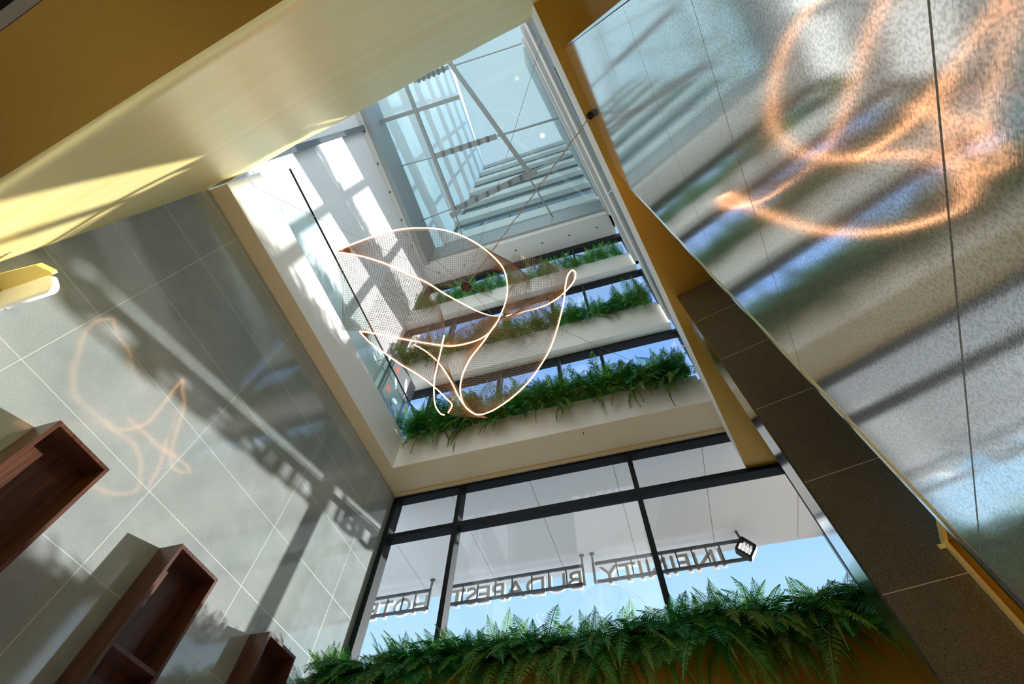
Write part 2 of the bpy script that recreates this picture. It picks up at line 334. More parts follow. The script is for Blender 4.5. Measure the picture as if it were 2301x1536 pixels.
# soffit ring with the skylight curb
b = new(); bx(b, -.885, XR, .779, .922, 2.6, 2.64); bx(b, -.885, -.856, -.9, .779, 2.6, 2.64); bx(b, -.856, XR-.03, .765, .779, 2.6, 2.86)
struct('ceiling_soffit', b, M_fascia)
b = new(); bx(b, -.885, XR, .862, .93, 2.64, 3.03); struct('wall_front_beam', b, M_fascia)
TB = [(3.35, 3.556), (3.93, 4.13), (4.51, 4.71), (5.09, 5.29), (5.67, 5.87), (6.25, 6.45), (6.83, 7.0)]
prev = 3.03
for i, (z0, z1) in enumerate(TB):
    b = new(); bx(b, -.885, XR+.01, .862, .93, z0, z1); struct('wall_front_band_%d' % (i+1), b, M_fascia)
    window(5+i, -.885, .312, .912, prev, z0, (-.65, -.40, -.15, .06) if i else (-.7, -.5, -.3, -.1, .1), (), .02, M_frame, .02, .010, .012, None, M_gdark)
    prev = z1
# right side of the well: floor edges and grey cladding, running along the splayed wall
def side(name, z0, z1, n, m_, d0=-.15, d1=.90, th=.05):
    b = new(); prism(b, [nd(n, d0), nd(n, d1), nd(n+th, d1), nd(n+th, d0)], z0, z1); struct(name, b, m_)
side('wall_upper_right', 1.03, 7.0, .0800, M_greyp)
RB = [(1.447, 1.60), (2.03, 2.17), (2.60, 2.75), (3.35, 3.5), (3.93, 4.08), (4.51, 4.66), (5.09, 5.24), (5.67, 5.82), (6.25, 6.4), (6.83, 7.0)]
for i, (z0, z1) in enumerate(RB): side('trim_%d' % (8+i), z0, z1, .0605, M_fascia, -.15, .893, .0195)
for i, (z0, z1) in enumerate(((1.26, 1.447), (1.03, 1.26))):
    side('wall_side_panel_%d' % (i+1), z0, z1, (.0665, .0635)[i], M_greyp, (-.15, -.15)[i], (.893, .015)[i], .0135)
# back-left column
b = new(); bx(b, -.885, -.862, -.040, -.017, 1.14, 2.6); struct('trim_18', b, M_frameg)

# skylight
sk = thing('skylight', 'steel and glass skylight roof crossing the light well above the planters', 'skylight', U(-.3, .4, 2.86))
b = new(); bx(b, -.828, .06, -.85, .765, 2.872, 2.874); prism(b, [(.06, -.15), (.26, .765), (.06, .765)], 2.872, 2.874); obj('glass_pane', b, M_gsky, sk)
b = new(); bx(b, -.856, -.828, -.85, .765, 2.6, 2.88); obj('edge_beam', b, M_truss, sk)
b = new(); bx(b, -.828, .25, .752, .765, 2.66, 2.88); obj('edge_beam', b, M_truss, sk)
HUB = (-1.244, 1.818, 6.544)
TUBES = [[(-2.116, 0.843, 5.728), (-1.926, 0.841, 5.824), (-1.726, 0.849, 5.92), (-1.531, 0.881, 6.016), (-1.33, 0.941, 6.064), (-1.139, 1.035, 6.112), (-0.952, 1.175, 6.112), (-0.809, 1.321, 6.064), (-0.712, 1.468, 6.016), (-0.675, 1.568, 5.968), (-0.685, 1.696, 5.92), (-0.737, 1.834, 5.92), (-0.818, 1.945, 5.872), (-0.943, 2.073, 5.824), (-1.082, 2.132, 5.776), (-1.262, 2.153, 5.776), (-1.455, 2.132, 5.776), (-1.67, 2.036, 5.776), (-1.919, 1.903, 5.776), (-2.123, 1.789, 5.776), (-2.299, 1.705, 5.776)], [(-2.116, 0.843, 5.728), (-1.944, 0.973, 5.824), (-1.805, 1.121, 5.92), (-1.669, 1.308, 6.016), (-1.507, 1.493, 6.064), (-1.388, 1.682, 6.112), (-1.256, 1.864, 6.16), (-1.135, 2.025, 6.208), (-0.995, 2.149, 6.256), (-0.822, 2.187, 6.256), (-0.607, 2.166, 6.208), (-0.418, 2.117, 6.112), (-0.251, 2.009, 5.968), (-0.112, 1.891, 5.872), (-0.026, 1.776, 5.776), (0.003, 1.688, 5.728), (-0.018, 1.649, 5.728), (-0.07, 1.686, 5.728), (-0.113, 1.757, 5.68), (-0.156, 1.866, 5.632), (-0.212, 1.974, 5.584), (-0.307, 2.12, 5.488), (-0.413, 2.267, 5.44), (-0.536, 2.386, 5.392), (-0.682, 2.502, 5.344), (-0.845, 2.589, 5.296), (-0.997, 2.639, 5.248), (-1.155, 2.694, 5.248), (-1.287, 2.692, 5.248), (-1.376, 2.63, 5.296), (-1.408, 2.542, 5.344), (-1.407, 2.452, 5.44), (-1.357, 2.362, 5.536), (-1.263, 2.271, 5.632), (-1.16, 2.202, 5.68), (-1.068, 2.146, 5.728), (-0.963, 2.067, 5.776), (-0.887, 2.018, 5.824)], [(-2.299, 1.705, 5.776), (-2.23, 1.83, 5.728), (-2.146, 1.978, 5.728), (-2.003, 2.15, 5.68), (-1.851, 2.301, 5.632), (-1.726, 2.457, 5.584), (-1.642, 2.59, 5.536), (-1.607, 2.686, 5.536), (-1.62, 2.732, 5.536), (-1.685, 2.796, 5.536)], [(-1.429, 1.949, 5.68), (-1.479, 2.037, 5.632), (-1.59, 2.215, 5.584), (-1.652, 2.319, 5.536), (-1.707, 2.433, 5.536), (-1.764, 2.586, 5.536), (-1.785, 2.692, 5.536), (-1.769, 2.785, 5.536), (-1.734, 2.814, 5.536)], [(-1.878, 2.075, 5.92), (-1.761, 2.173, 5.872), (-1.676, 2.285, 5.824), (-1.603, 2.367, 5.728), (-1.543, 2.49, 5.632), (-1.479, 2.617, 5.488), (-1.41, 2.693, 5.392), (-1.323, 2.768, 5.344)]]
PATCHES = [([(-2.116, 0.843, 5.728), (-1.926, 0.841, 5.824), (-1.726, 0.849, 5.92), (-1.531, 0.881, 6.016), (-1.33, 0.941, 6.064), (-1.139, 1.035, 6.112), (-0.952, 1.175, 6.112), (-0.809, 1.321, 6.064), (-0.712, 1.468, 6.016), (-0.675, 1.568, 5.968)], [(-2.116, 0.843, 5.728), (-1.805, 1.121, 5.92), (-1.669, 1.308, 6.016), (-1.507, 1.493, 6.064), (-1.328, 1.64, 6.16), (-1.059, 1.597, 6.16), (-0.834, 1.541, 6.064), (-0.678, 1.578, 5.968)]), ([(-2.116, 0.843, 5.728), (-1.944, 0.973, 5.824), (-1.805, 1.121, 5.92), (-1.669, 1.308, 6.016), (-1.507, 1.493, 6.064), (-1.388, 1.682, 6.112), (-1.256, 1.864, 6.16), (-1.135, 2.025, 6.208), (-0.995, 2.149, 6.256), (-0.847, 2.18, 6.256)], [(-2.617, 1.738, 6.016), (-2.299, 1.705, 5.776), (-2.123, 1.789, 5.776), (-1.919, 1.903, 5.776), (-1.67, 2.036, 5.776), (-1.455, 2.132, 5.776), (-1.262, 2.153, 5.776), (-1.082, 2.132, 5.776), (-0.943, 2.073, 5.824)]), ([(-1.932, 1.3, 6.304), (-1.748, 1.457, 6.4), (-1.631, 1.659, 6.4), (-1.575, 1.854, 6.352), (-1.566, 2.043, 6.256)], [(-2.325, 1.725, 5.824), (-2.106, 1.832, 5.824), (-1.941, 1.925, 5.824), (-1.733, 2.041, 5.824), (-1.525, 2.135, 5.824)]), ([(-0.849, 1.287, 6.112), (-0.72, 1.484, 6.064), (-0.683, 1.586, 6.016), (-0.692, 1.714, 5.968), (-0.745, 1.855, 5.968), (-0.848, 1.988, 5.92)], [(-0.708, 1.501, 6.208), (-0.579, 1.634, 6.256), (-0.512, 1.832, 6.304), (-0.51, 1.97, 6.304), (-0.584, 2.141, 6.304), (-0.818, 2.188, 6.256)]), ([(-0.597, 1.528, 6.304), (-0.465, 1.582, 6.304), (-0.29, 1.649, 6.208), (-0.142, 1.679, 6.016), (-0.018, 1.649, 5.728)], [(-0.818, 2.188, 6.256), (-0.607, 2.166, 6.208), (-0.418, 2.117, 6.112), (-0.251, 2.009, 5.968), (-0.026, 1.776, 5.776)]), ([(-0.113, 1.757, 5.68), (-0.156, 1.866, 5.632), (-0.212, 1.974, 5.584), (-0.307, 2.12, 5.488), (-0.413, 2.267, 5.44), (-0.536, 2.386, 5.392), (-0.682, 2.502, 5.344), (-0.845, 2.589, 5.296), (-0.997, 2.639, 5.248), (-1.155, 2.694, 5.248)], [(-0.792, 2.176, 6.208), (-0.887, 2.018, 5.824), (-1.068, 2.146, 5.728), (-1.16, 2.202, 5.68), (-1.263, 2.271, 5.632), (-1.357, 2.362, 5.536), (-1.407, 2.452, 5.44), (-1.408, 2.542, 5.344), (-1.376, 2.63, 5.296), (-1.287, 2.692, 5.248)]), ([(-2.299, 1.705, 5.776), (-2.123, 1.789, 5.776), (-1.919, 1.903, 5.776), (-1.67, 2.036, 5.776), (-1.507, 2.111, 5.776)], [(-2.299, 1.705, 5.776), (-2.23, 1.83, 5.728), (-2.146, 1.978, 5.728), (-2.003, 2.15, 5.68), (-1.851, 2.301, 5.632), (-1.722, 2.458, 5.584)]), ([(-1.761, 2.173, 5.872), (-1.676, 2.285, 5.824), (-1.603, 2.367, 5.728), (-1.543, 2.49, 5.632), (-1.479, 2.617, 5.488), (-1.41, 2.693, 5.392), (-1.323, 2.768, 5.344)], [(-1.559, 2.184, 5.92), (-1.553, 2.297, 5.872), (-1.579, 2.439, 5.824), (-1.551, 2.514, 5.728), (-1.455, 2.63, 5.536), (-1.366, 2.735, 5.392), (-1.232, 2.831, 5.344)]), ([(-1.654, 2.246, 5.728), (-1.719, 2.42, 5.68), (-1.703, 2.573, 5.632), (-1.634, 2.71, 5.584), (-1.685, 2.796, 5.536), (-1.51, 2.815, 5.44), (-1.234, 2.836, 5.344)], [(-1.676, 2.285, 5.824), (-1.603, 2.367, 5.728), (-1.543, 2.49, 5.632), (-1.479, 2.617, 5.488), (-1.44, 2.693, 5.44), (-1.397, 2.727, 5.392), (-1.321, 2.763, 5.344)]), ([(-1.509, 2.116, 5.776), (-1.262, 2.153, 5.776), (-1.082, 2.132, 5.776), (-0.946, 2.083, 5.824)], [(-1.594, 2.49, 5.728), (-1.383, 2.399, 5.632), (-1.241, 2.263, 5.68), (-0.949, 2.071, 5.776)]), ([(-1.48, 2.113, 5.92), (-1.328, 2.095, 6.064), (-1.112, 2.123, 6.16), (-0.847, 2.18, 6.256)], [(-1.516, 2.138, 5.824), (-1.262, 2.153, 5.776), (-1.082, 2.132, 5.776), (-0.887, 2.018, 5.824)])]
MEM = {'m1': [(-3.003, -0.711), (-2.907, 2.693)], 'm2': [(-1.754, -0.893), (-0.532, 2.291)], 'c0': [(-2.773, -0.745), (-1.814, -0.781)], 'c1': [(-2.936, 1.08), (-1.136, 1.087)], 'c2': [(-2.896, 2.589), (-0.466, 2.237)], 'r0': [(-1.666, -0.776), (0.102, -0.728)], 'b0': [(-4.215, -0.145), (-1.78, -0.078)], 'r1': [(-4.186, 1.028), (-2.954, 1.093)], 'r2': [(-4.176, 2.63), (-2.878, 2.541)], 'r3': [(-1.11, 1.084), (0.547, 1.133)], 'r4': [(-0.513, 2.223), (0.749, 2.118)], 'r5': [(-0.599, 2.345), (-0.145, 3.903)], 'r6': [(-2.919, 2.649), (-2.96, 3.407)]}
ZM = 2.80
def mem(k, w, h, name='beam', dz=0, flat=True):
    p, q = MEM[k]; z = S*ZM+EZ+dz; b = new()
    if flat: flatbar(b, (*p, z), (*q, z), w, h)
    else: bar(b, (*p, z), (*q, z), w)
    return obj(name, b, M_truss, sk)
mem('m1', .09, .14); mem('m2', .11, .16); mem('c0', .09, .06); mem('c1', .14, .05); mem('c2', .16, .05)
mem('b0', .10, .08)
for k, w in (('r0', .022), ('r1', .016), ('r2', .016), ('r3', .03), ('r4', .025), ('r5', .022), ('r6', .02)): mem(k, w, w, 'tie_rod', 0, False)
# angle cleats on the cross beams
for k in ('c0', 'c1', 'c2', 'm1'):
    p, q = MEM[k]
    for i in range(1, 7):
        t = i/7; x = p[0]+(q[0]-p[0])*t; y = p[1]+(q[1]-p[1])*t; z = S*ZM+EZ-.05
        b = new(); dx, dy = (.05, .012) if k != 'm1' else (.012, .05)
        v = []
        bmesh.ops.create_cube(b, size=1, matrix=Matrix.Translation((x, y, z)) @ Matrix.Diagonal((dx*1.2, .16 if k != 'm1' else .06, .05, 1)))
        obj('bracket', b, M_frameg, sk)
for k in ('m2', 'm1'):   # end plates
    q = MEM[k][1]; b = new(); flatbar(b, (q[0]-.16, q[1]+.03, S*ZM+EZ-.09), (q[0]+.2, q[1]-.05, S*ZM+EZ-.09), .16, .03); obj('end_plate', b, M_truss, sk)

# downlights in the soffit
def disc(bm, c, r, h, n=16):
    bmesh.ops.create_cone(bm, cap_ends=True, segments=n, radius1=r, radius2=r*.8, depth=h, matrix=Matrix.Translation(c))
for i, (x, y) in enumerate([(-.872, -.01), (-.872, .155), (-.872, .31), (-.872, .47), (-.872, .63), (-.784, .825), (-.62, .825), (-.46, .825), (-.30, .825), (-.14, .825), (.02, .825), (.18, .825)]):
    t = thing('downlight', 'small round recessed downlight in the white soffit framing the skylight', 'downlight', U(x, y, 2.6)-Vector((0, 0, .012)), 'recessed downlights in the skylight soffit')
    b = new(); disc(b, U(x, y, 2.6)-Vector((0, 0, .010)), .026, .02); obj('ring', b, M_frameg, t)
    b = new(); disc(b, U(x, y, 2.6)-Vector((0, 0, .022)), .015, .006); obj('lens', b, M_dark, t)

# ------------------------------------------------------------ gallery balustrade and poster
bl = thing('balustrade', 'teal glass balustrade with thin dark rail along the left edge of the opening', 'balustrade', U(-.664, .4, 1.14))
for y0, y1 in ((.02, .219), (.2215, .86)):
    b = new(); bx(b, -.6655, -.6635, y0, y1, 1.14, 1.281); obj('glass_panel', b, M_gteal, bl)
b = new(); bx(b, -.6665, -.6625, .02, .86, 1.281, 1.2845); obj('handrail', b, M_frame, bl)
po = thing('poster_panel', 'grey poster panel with white figure shapes and red flowers in the lower left window corner', 'poster', U(-.681, .78, 1.14))
b = new(); bx(b, -.688, -.680, .700, .856, 1.14, 1.41); obj('panel', b, mat('poster grey', (.17, .18, .19), .35), po)
def blob(name, pts, m_, xx=-.6795):
    b = new(); vs = [b.verts.new(U(xx, y, z)) for y, z in pts]; b.faces.new(vs)
    r = bmesh.ops.extrude_face_region(b, geom=b.faces[:]); 
    for v in r['geom']:
        if isinstance(v, bmesh.types.BMVert): v.co.x -= .003
    obj(name, b, m_, po)
M_pw = mat('poster white', (.75, .76, .78), .4); M_pr = mat('poster red', (.7, .12, .12), .4)
def ell(cy, cz, ry, rz, rot=0, n=14, w=0):
    o = []
    for k in range(n):
        a = 2*math.pi*k/n; rr = 1+w*math.sin(5*a); y, z = ry*rr*math.cos(a), rz*rr*math.sin(a)
        o.append((cy+y*math.cos(rot)-z*math.sin(rot), cz+y*math.sin(rot)+z*math.cos(rot)))
    return o
blob('print_figure', ell(.800, 1.345, .010, .032, .35), M_pw); blob('print_figure', ell(.822, 1.305, .013, .020), M_pw)
blob('print_figure', ell(.838, 1.265, .011, .030, -.2), M_pw); blob('print_figure', ell(.775, 1.225, .018, .009, .5), M_pw)
blob('print_figure', ell(.745, 1.290, .008, .026, .5), M_pw); blob('print_flower', ell(.728, 1.345, .012, .012, 0, 20, .3), M_pr)
blob('print_flower', ell(.722, 1.225, .015, .015, 0, 20, .35), M_pr)
lp = thing('lift_door_frame', 'green tinted grey lift door surround left of the poster panel', 'door frame', U(-.69, .66, 1.14))
for y0, y1, m_ in ((.690, .698, M_frameg), (.655, .660, M_frameg)):
    b = new(); bx(b, -.692, -.682, y0, y1, 1.14, 1.42); obj('post', b, m_, lp)
b = new(); bx(b, -.692, -.688, .661, .689, 1.14, 1.40); obj('control_panel', b, mat('lift panel', (.32, .38, .36), .3, .4), lp)
b = new(); bx(b, -.688, -.686, .668, .681, 1.335, 1.355); obj('display', b, mat('display', (.7, .7, .7), .3), lp)

# ------------------------------------------------------------ canopy and sign outside
XJ = [-1.07, -.814, -.544, -.288, -.029, .231, .495, .76]
cr = thing('entrance_canopy', 'pale grey panelled canopy soffit outside the lobby window', 'canopy', U(0, 1.25, 1.018))
b = new(); bx(b, -1.4, .76, 1.009, 1.538, 1.024, 1.095); obj('roof_slab', b, M_canopy, cr)
b = new(); bx(b, .572, .600, 1.505, 1.532, FZ-.02, 1.018); obj('column', b, M_frameg, cr)
ed = [-1.4]+XJ
for i in range(len(ed)-1):
    b = new(); bx(b, ed[i]+.0009, ed[i+1]-.0009, 1.009, 1.536, 1.018, 1.024); obj('soffit_panel', b, M_canopy, cr)
YS = 1.44
def text_mesh(s, x_right, x_left, z0, h, y, off, ext, name, m_, parent):
    cu = bpy.data.curves.new('t', 'FONT'); cu.body = s; cu.size = 1; cu.extrude = .5; cu.offset = off
    to = bpy.data.objects.new('t', cu); COL.objects.link(to); bpy.context.view_layer.update()
    me = bpy.data.meshes.new_from_object(to.evaluated_get(bpy.context.evaluated_depsgraph_get())); bpy.data.objects.remove(to)
    xs = [v.co.x for v in me.vertices]; ys = [v.co.y for v in me.vertices]; a, b_ = min(xs), max(xs); c, d = min(ys), max(ys)
    for v in me.vertices:
        tx = (v.co.x-a)/(b_-a); ty = (v.co.y-c)/(d-c); p = U(x_right+(x_left-x_right)*tx, y, z0+h*ty); v.co = (p.x, p.y+v.co.z*ext, p.z)
    me.materials.append(m_); o = bpy.data.objects.new(name, me); COL.objects.link(o); o.parent = parent; o.matrix_parent_inverse = Matrix.Translation(-parent.location); return o
M_frames = mat('dark sign steel', (.05, .055, .065), .4, .3)
def sign(word, xr, xl, ends, label, cuts, br=.004):
    t = thing('sign', label, 'sign', U((xr+xl)/2, YS, .91))
    b = new(); bx(b, xl-.004, xr+br*.95, YS-.012, YS-.004, .9095, .9175); bx(b, xl-.004, xr+br, YS-.012, YS-.004, .9735, .9815)
    for x in ends: bx(b, x-.004, x+.004, YS-.012, YS-.004, .9095, .9815)
    for x in cuts: bx(b, x-.0022, x+.0022, YS-.011, YS-.005, .9175, .9735)
    obj('frame', b, M_frames, t)
    for x in ends:
        b = new(); bx(b, x-.003, x+.003, YS-.011, YS-.005, .9815, 1.018); bx(b, x-.008, x+.008, YS-.013, YS-.003, 1.014, 1.0175); obj('hanger', b, M_frames, t)
    text_mesh(word, xr-.006, xl+.006, .907, .062, YS+.008, .022, .05, 'lettering', M_letter, t)
    text_mesh(word, xr-.0065, xl+.0065, .9085, .059, YS+.001, .0, .02, 'lettering_back', M_lback, t)
    return t
sign('INFINITY', .240, -.166, (-.176,), 'sign letters INFINITY in a steel frame hung from the canopy, beside the tilted square', [.232, .19, .145, .095, .05, 0, -.05, -.10], .064)
sign('BUDAPEST', -.214, -.700, (-.212,), 'sign letters BUDAPEST in a steel frame, middle word under the canopy', [-.27, -.33, -.39, -.46, -.52, -.585, -.64])
sign('HOTEL', -.770, -1.06, (-.766,), 'sign letters HOTEL cut off by the left wall, hung from the canopy', [-.82, -.87, -.93, -.99])
t = thing('sign_icon', 'tilted square steel frame with white bars ending the hanging sign on the right', 'sign', U(.322, YS, .94))
b = new(); cx_, cz_ = .318, .955; pts = [(.308, .986), (.337, .949), (.309, .916), (.279, .951)]
for i in range(4):
    p, q = pts[i], pts[(i+1) % 4]; flatbar(b, U(p[0], YS, p[1]), U(q[0], YS, q[1]), .12, .035)
obj('frame', b, M_frame, t)
for k in (.27, .5, .73):
    b = new(); p = (pts[0][0]+(pts[1][0]-pts[0][0])*k, pts[0][1]+(pts[1][1]-pts[0][1])*k); q = (pts[3][0]+(pts[2][0]-pts[3][0])*k, pts[3][1]+(pts[2][1]-pts[3][1])*k)
    flatbar(b, U(p[0]*.94+q[0]*.06, YS, p[1]*.94+q[1]*.06), U(q[0]*.94+p[0]*.06, YS, q[1]*.94+p[1]*.06), .03, .03); obj('bar', b, M_letter, t)
b = new(); flatbar(b, U(.306, YS, .984), U(.302, YS, 1.0175), .03, .03); obj('hanger', b, M_frames, t)

# ------------------------------------------------------------ planters
pt = thing('planter', 'long gold plastered planter trough along the foot of the lobby window', 'planter', U(-.1, .87, .25))
b = new(); bx(b, -.706, .395, .862, .868, .20, .430); bx(b, -.706, .395, .944, .950, .20, .430); bx(b, -.706, .395, .868, .944, .20, .21); obj('trough', b, M_gold, pt)
b = new(); bx(b, -.705, .394, .868, .944, .38, .42); obj('soil', b, M_soil, pt)
for i, (zz, zb, xa, xb, ya, yb, lab) in enumerate(((1.125, 1.10, -.662, .265, .864, .890, 'pale planter trough on the lowest ledge, first above the lobby ceiling'), (1.625, 1.60, -.883, .272, .864, .890, 'pale planter trough on the middle ledge of the light well'), (2.195, 2.17, -.883, .276, .864, .890, 'pale planter trough on the top ledge of the light well'))):
    t = thing('planter', lab, 'planter', U((xa+xb)/2, (ya+yb)/2, zb))
    b = new(); bx(b, xa, xb, ya, ya+.003, zb, zz); bx(b, xa, xb, yb-.003, yb, zb, zz); bx(b, xa, xb, ya+.003, yb-.003, zb, zb+.003); obj('trough', b, M_fascia, t)
    b = new(); bx(b, xa, xb, ya+.003, yb-.003, zb+.006, zz-.004); obj('soil', b, M_soil, t)

def frond_mesh(name, L, Wd, n, e0, droop, m_, taper=1.0, lw=.30, droopl=.15, dexp=1.3):
    """one frond: rachis from the origin along +X curving down, paired leaflets"""
    bm = new(); pts = []; p = Vector((0, 0, 0)); a = e0; K = 30
    for i in range(K+1):
        pts.append(p.copy()); a = e0 - droop*(i/K)**dexp; p = p + Vector((math.cos(a), 0, math.sin(a)))*L/K
    tube(bm, [pts[i] for i in range(0, K+1, 3)], L*.006+.001, 4)
    for i in range(n):
        s = .10+.90*i/(n-1); f = s*K; k = min(int(f), K-1); q = pts[k].lerp(pts[k+1], f-k); d = (pts[k+1]-pts[k]).normalized()
        up = Vector((-d.z, 0, d.x))
        wl = Wd*(math.sin(math.pi*min(1, (s*.9+.12)))**.7)*(1-.25*s)*taper
        if s > .97: wl *= .4
        wl *= random.uniform(.88, 1.1); lf = L*(.9/n)*(1+lw)
        for sd in (-1, 1):
            tip = q + Vector((0, sd, 0))*wl*.93 + d*wl*.38 - up*wl*random.uniform(.05, .05+droopl*2)
            side_ = d*lf*.5; mid = q.lerp(tip, .42)+up*wl*.04
            v = [bm.verts.new(q), bm.verts.new(mid-side_), bm.verts.new(tip), bm.verts.new(mid+side_)]
            bm.faces.new(v if sd > 0 else v[::-1])
    me = bpy.data.meshes.new(name); bm.to_mesh(me); bm.free(); me.materials.append(m_); return me
FM = {
 'boston': [frond_mesh('fern_frond', .52, .115, 30, 1.0, 1.1, LEAF[0], 1, -.35), frond_mesh('fern_frond', .58, .125, 32, .8, 1.4, LEAF[0], 1, -.35), frond_mesh('fern_frond', .46, .095, 28, 1.2, .7, LEAF[1], 1, -.35), frond_mesh('fern_frond', .50, .10, 30, 1.15, .9, LEAF[4], 1, -.35)],
 'broad': [frond_mesh('broad_frond', .46, .165, 26, .25, 1.9, LEAF[1], 1, .0, .1), frond_mesh('broad_frond', .40, .145, 24, .4, 2.0, LEAF[1], 1, .0, .1), frond_mesh('broad_frond', .44, .15, 26, .3, 1.9, LEAF[0], 1, .0, .1)],
 'trail': [frond_mesh('trailing_frond', .66, .065, 44, .1, 1.6, LEAF[2], 1, -.1, .3, .6), frond_mesh('trailing_frond', .60, .075, 42, .2, 1.7, LEAF[2], 1, -.1, .3, .6), frond_mesh('trailing_frond', .60, .026, 46, .1, 1.7, LEAF[2], 1, -.45, .5, .45), frond_mesh('trailing_frond', .60, .06, 42, .1, 1.6, LEAF[0], 1, -.1, .3, .7)],
 'spike': [frond_mesh('rusty_frond', .36, .03, 28, 1.35, .25, LEAF[3], 1, -.1, .2)],
}
def fern(kind, loc, sc, label, group, nf, name, lim):
    t = thing(name, label, 'fern', loc, group)
    for i in range(nf):
        k = kind; me = random.choice(FM[k]); o = bpy.data.objects.new('frond', me); COL.objects.link(o); o.parent = t
        az = -math.pi/2+random.gauss(0, .6 if k in ('broad', 'trail') else 1.0)
        if k == 'spike': az = random.uniform(-3.1, 0)
        if math.sin(az) > .1 and k != 'boston': az = -az
        if k == 'boston' and math.sin(az) > .35: az = -az
        ca = math.cos(az)                       # keep the fronds beside a wall from growing into it
        if (loc[0] - lim[0]) < .40 and ca < -.2: az = math.pi-az
        if (lim[1] - loc[0]) < .40 and ca > .2: az = math.pi-az
        up = random.uniform(-.55, .40) if k == 'boston' else random.uniform(-.35, .45)
        s = sc*random.uniform(.7, 1.12)
        o.rotation_euler = (random.uniform(-.6, .6) if k == 'boston' else random.uniform(-.3, .3), -up, az); o.scale = (s, s, s)
        o.location = (random.uniform(-.04, .04), random.uniform(-.02, .02), random.uniform(-.01, .02))
    return t
def row(x0, x1, n, y, z, sc, nf, where, kinds, jy=.006):
    for i in range(n):
        x = x0+(x1-x0)*(i+.5)/n+random.uniform(-.005, .005); k = kinds[(i*7+3) % len(kinds)] if random.random() < .7 else random.choice(kinds)
        word = {'boston': 'feathery green fern', 'broad': 'dark broad leaved fern', 'trail': 'trailing olive fern', 'spike': 'rusty tipped fern'}[k]
        fern(k, U(x, y+random.uniform(-jy, jy), z), sc*random.uniform(.85, 1.12), word+' in '+where, word+' plants in '+where, nf if k != 'spike' else 3, {'boston': 'feathery_fern', 'broad': 'broad_leaf_fern', 'trail': 'trailing_fern', 'spike': 'spiky_fern'}[k], (U(x0-.012, 0, 0).x, U(x1+.012, 0, 0).x))
KB = ('boston', 'broad', 'trail', 'boston', 'trail', 'boston', 'trail')
row(-.69, .385, 50, .876, .428, .76, 11, 'the gold planter under the lobby window', KB, .010)
row(-.69, .385, 30, .925, .425, .76, 9, 'the gold planter under the lobby window', ('boston', 'boston', 'spike', 'boston', 'boston'), .01)
row(-.69, .385, 62, .868, .428, 1.12, 8, 'the gold planter under the lobby window', ('trail', 'broad', 'trail', 'broad'), .003)
row(-.650, .258, 26, .866, 1.124, 1.0, 7, 'the lowest ledge planter of the light well', ('trail', 'broad', 'trail'), .001)
row(-.870, .262, 22, .866, 1.624, .90, 6, 'the middle ledge planter of the light well', ('trail', 'broad', 'trail'), .001)
row(-.650, .258, 44, .870, 1.124, 1.12, 11, 'the lowest ledge planter of the light well', KB, .004)
row(-.870, .262, 40, .871, 1.622, 1.08, 9, 'the middle ledge planter of the light well', KB, .004)
row(-.870, .266, 38, .871, 2.192, 1.0, 8, 'the top ledge planter of the light well', KB, .004)

# ------------------------------------------------------------ shelves on the left wall
def shelf(y0, y1, zt, zb, label, divs):
    xw, xf = -.7076, -.666; th = .0052
    t = thing('wall_shelf', label, 'shelf', U(xw, (y0+y1)/2, zb))
    b = new(); bx(b, xw, xf, y0, y1, zt-th, zt); obj('top_panel', b, M_wood, t)
    b = new(); bx(b, xw, xf, y0, y1, zb, zb+th); obj('bottom_panel', b, M_wood, t)
    for y in (y0, y1-th):
        b = new(); bx(b, xw, xf, y, y+th, zb+th, zt-th); obj('side_panel', b, M_wood, t)
    b = new(); bx(b, xw, xw+.003, y0+th, y1-th, zb+th, zt-th); obj('back_panel', b, M_wood, t)
    for z in divs:
        b = new(); bx(b, xw+.003, xf-.001, y0+th, y1-th, z-th/2, z+th/2); obj('shelf_board', b, M_wood, t)
shelf(.190, .279, .4388, -.12, 'dark walnut box shelf high on the left wall, farthest from the window', (.285, .13))
shelf(.437, .529, .4378, -.12, 'dark walnut box shelf on the left wall, middle one of three', (.299, .14))
shelf(.684, .773, .4378, -.12, 'dark walnut box shelf on the left wall, nearest the fern planter', (.30, .14))

# wall lamp sticking out of the left wall
t = thing('wall_lamp', 'white rounded tube lamp with gold top sticking out of the left wall', 'lamp', U(-.66, .04, .512))
b = new(); K = 14
prof = [(.034+.0 , .5215), (.034, .5195)]
def rslab(bm, ya, za, yb, zb, th, xe, rr, xs=-.7078):
    """plate from edge A to edge B in section, rounded at its free end"""
    A = Vector((ya, za)); B = Vector((yb, zb)); d = (B-A); n = Vector((-d.y, d.x)).normalized()*th; ring = []
    outline = [(xs, 0.0), (xe-rr*.3, 0.0)]+[(xe-rr+rr*math.sin(a), 1-rr/d.length*(1-math.cos(a))) for a in [i*math.pi/2/8 for i in range(8, -1, -1)]]+[(xs, 1.0)]
    up = [bm.verts.new(U(x, *(A+d*s+n))) for x, s in outline]; dn = [bm.verts.new(U(x, *(A+d*s-n))) for x, s in outline]
    bm.faces.new(up); bm.faces.new(dn[::-1])
    for i in range(len(up)): j = (i+1) % len(up); bm.faces.new((up[i], dn[i], dn[j], up[j]))
rslab(b, .034, .521, .0525, .507, .006, -.617, .010); o = obj('shade', b, mat('white lamp shade', (.85, .83, .80), .35), t)
bv = o.modifiers.new('b', 'BEVEL'); bv.width = .022; bv.segments = 5; bv.limit_method = 'ANGLE'; bv.angle_limit = .9
b = new(); prism(b, [(-.7078, .012), (-.629, .017), (-.618, .030), (-.619, .0335), (-.7078, .0335)], .519, .527); obj('top_cap', b, M_goldp, t)
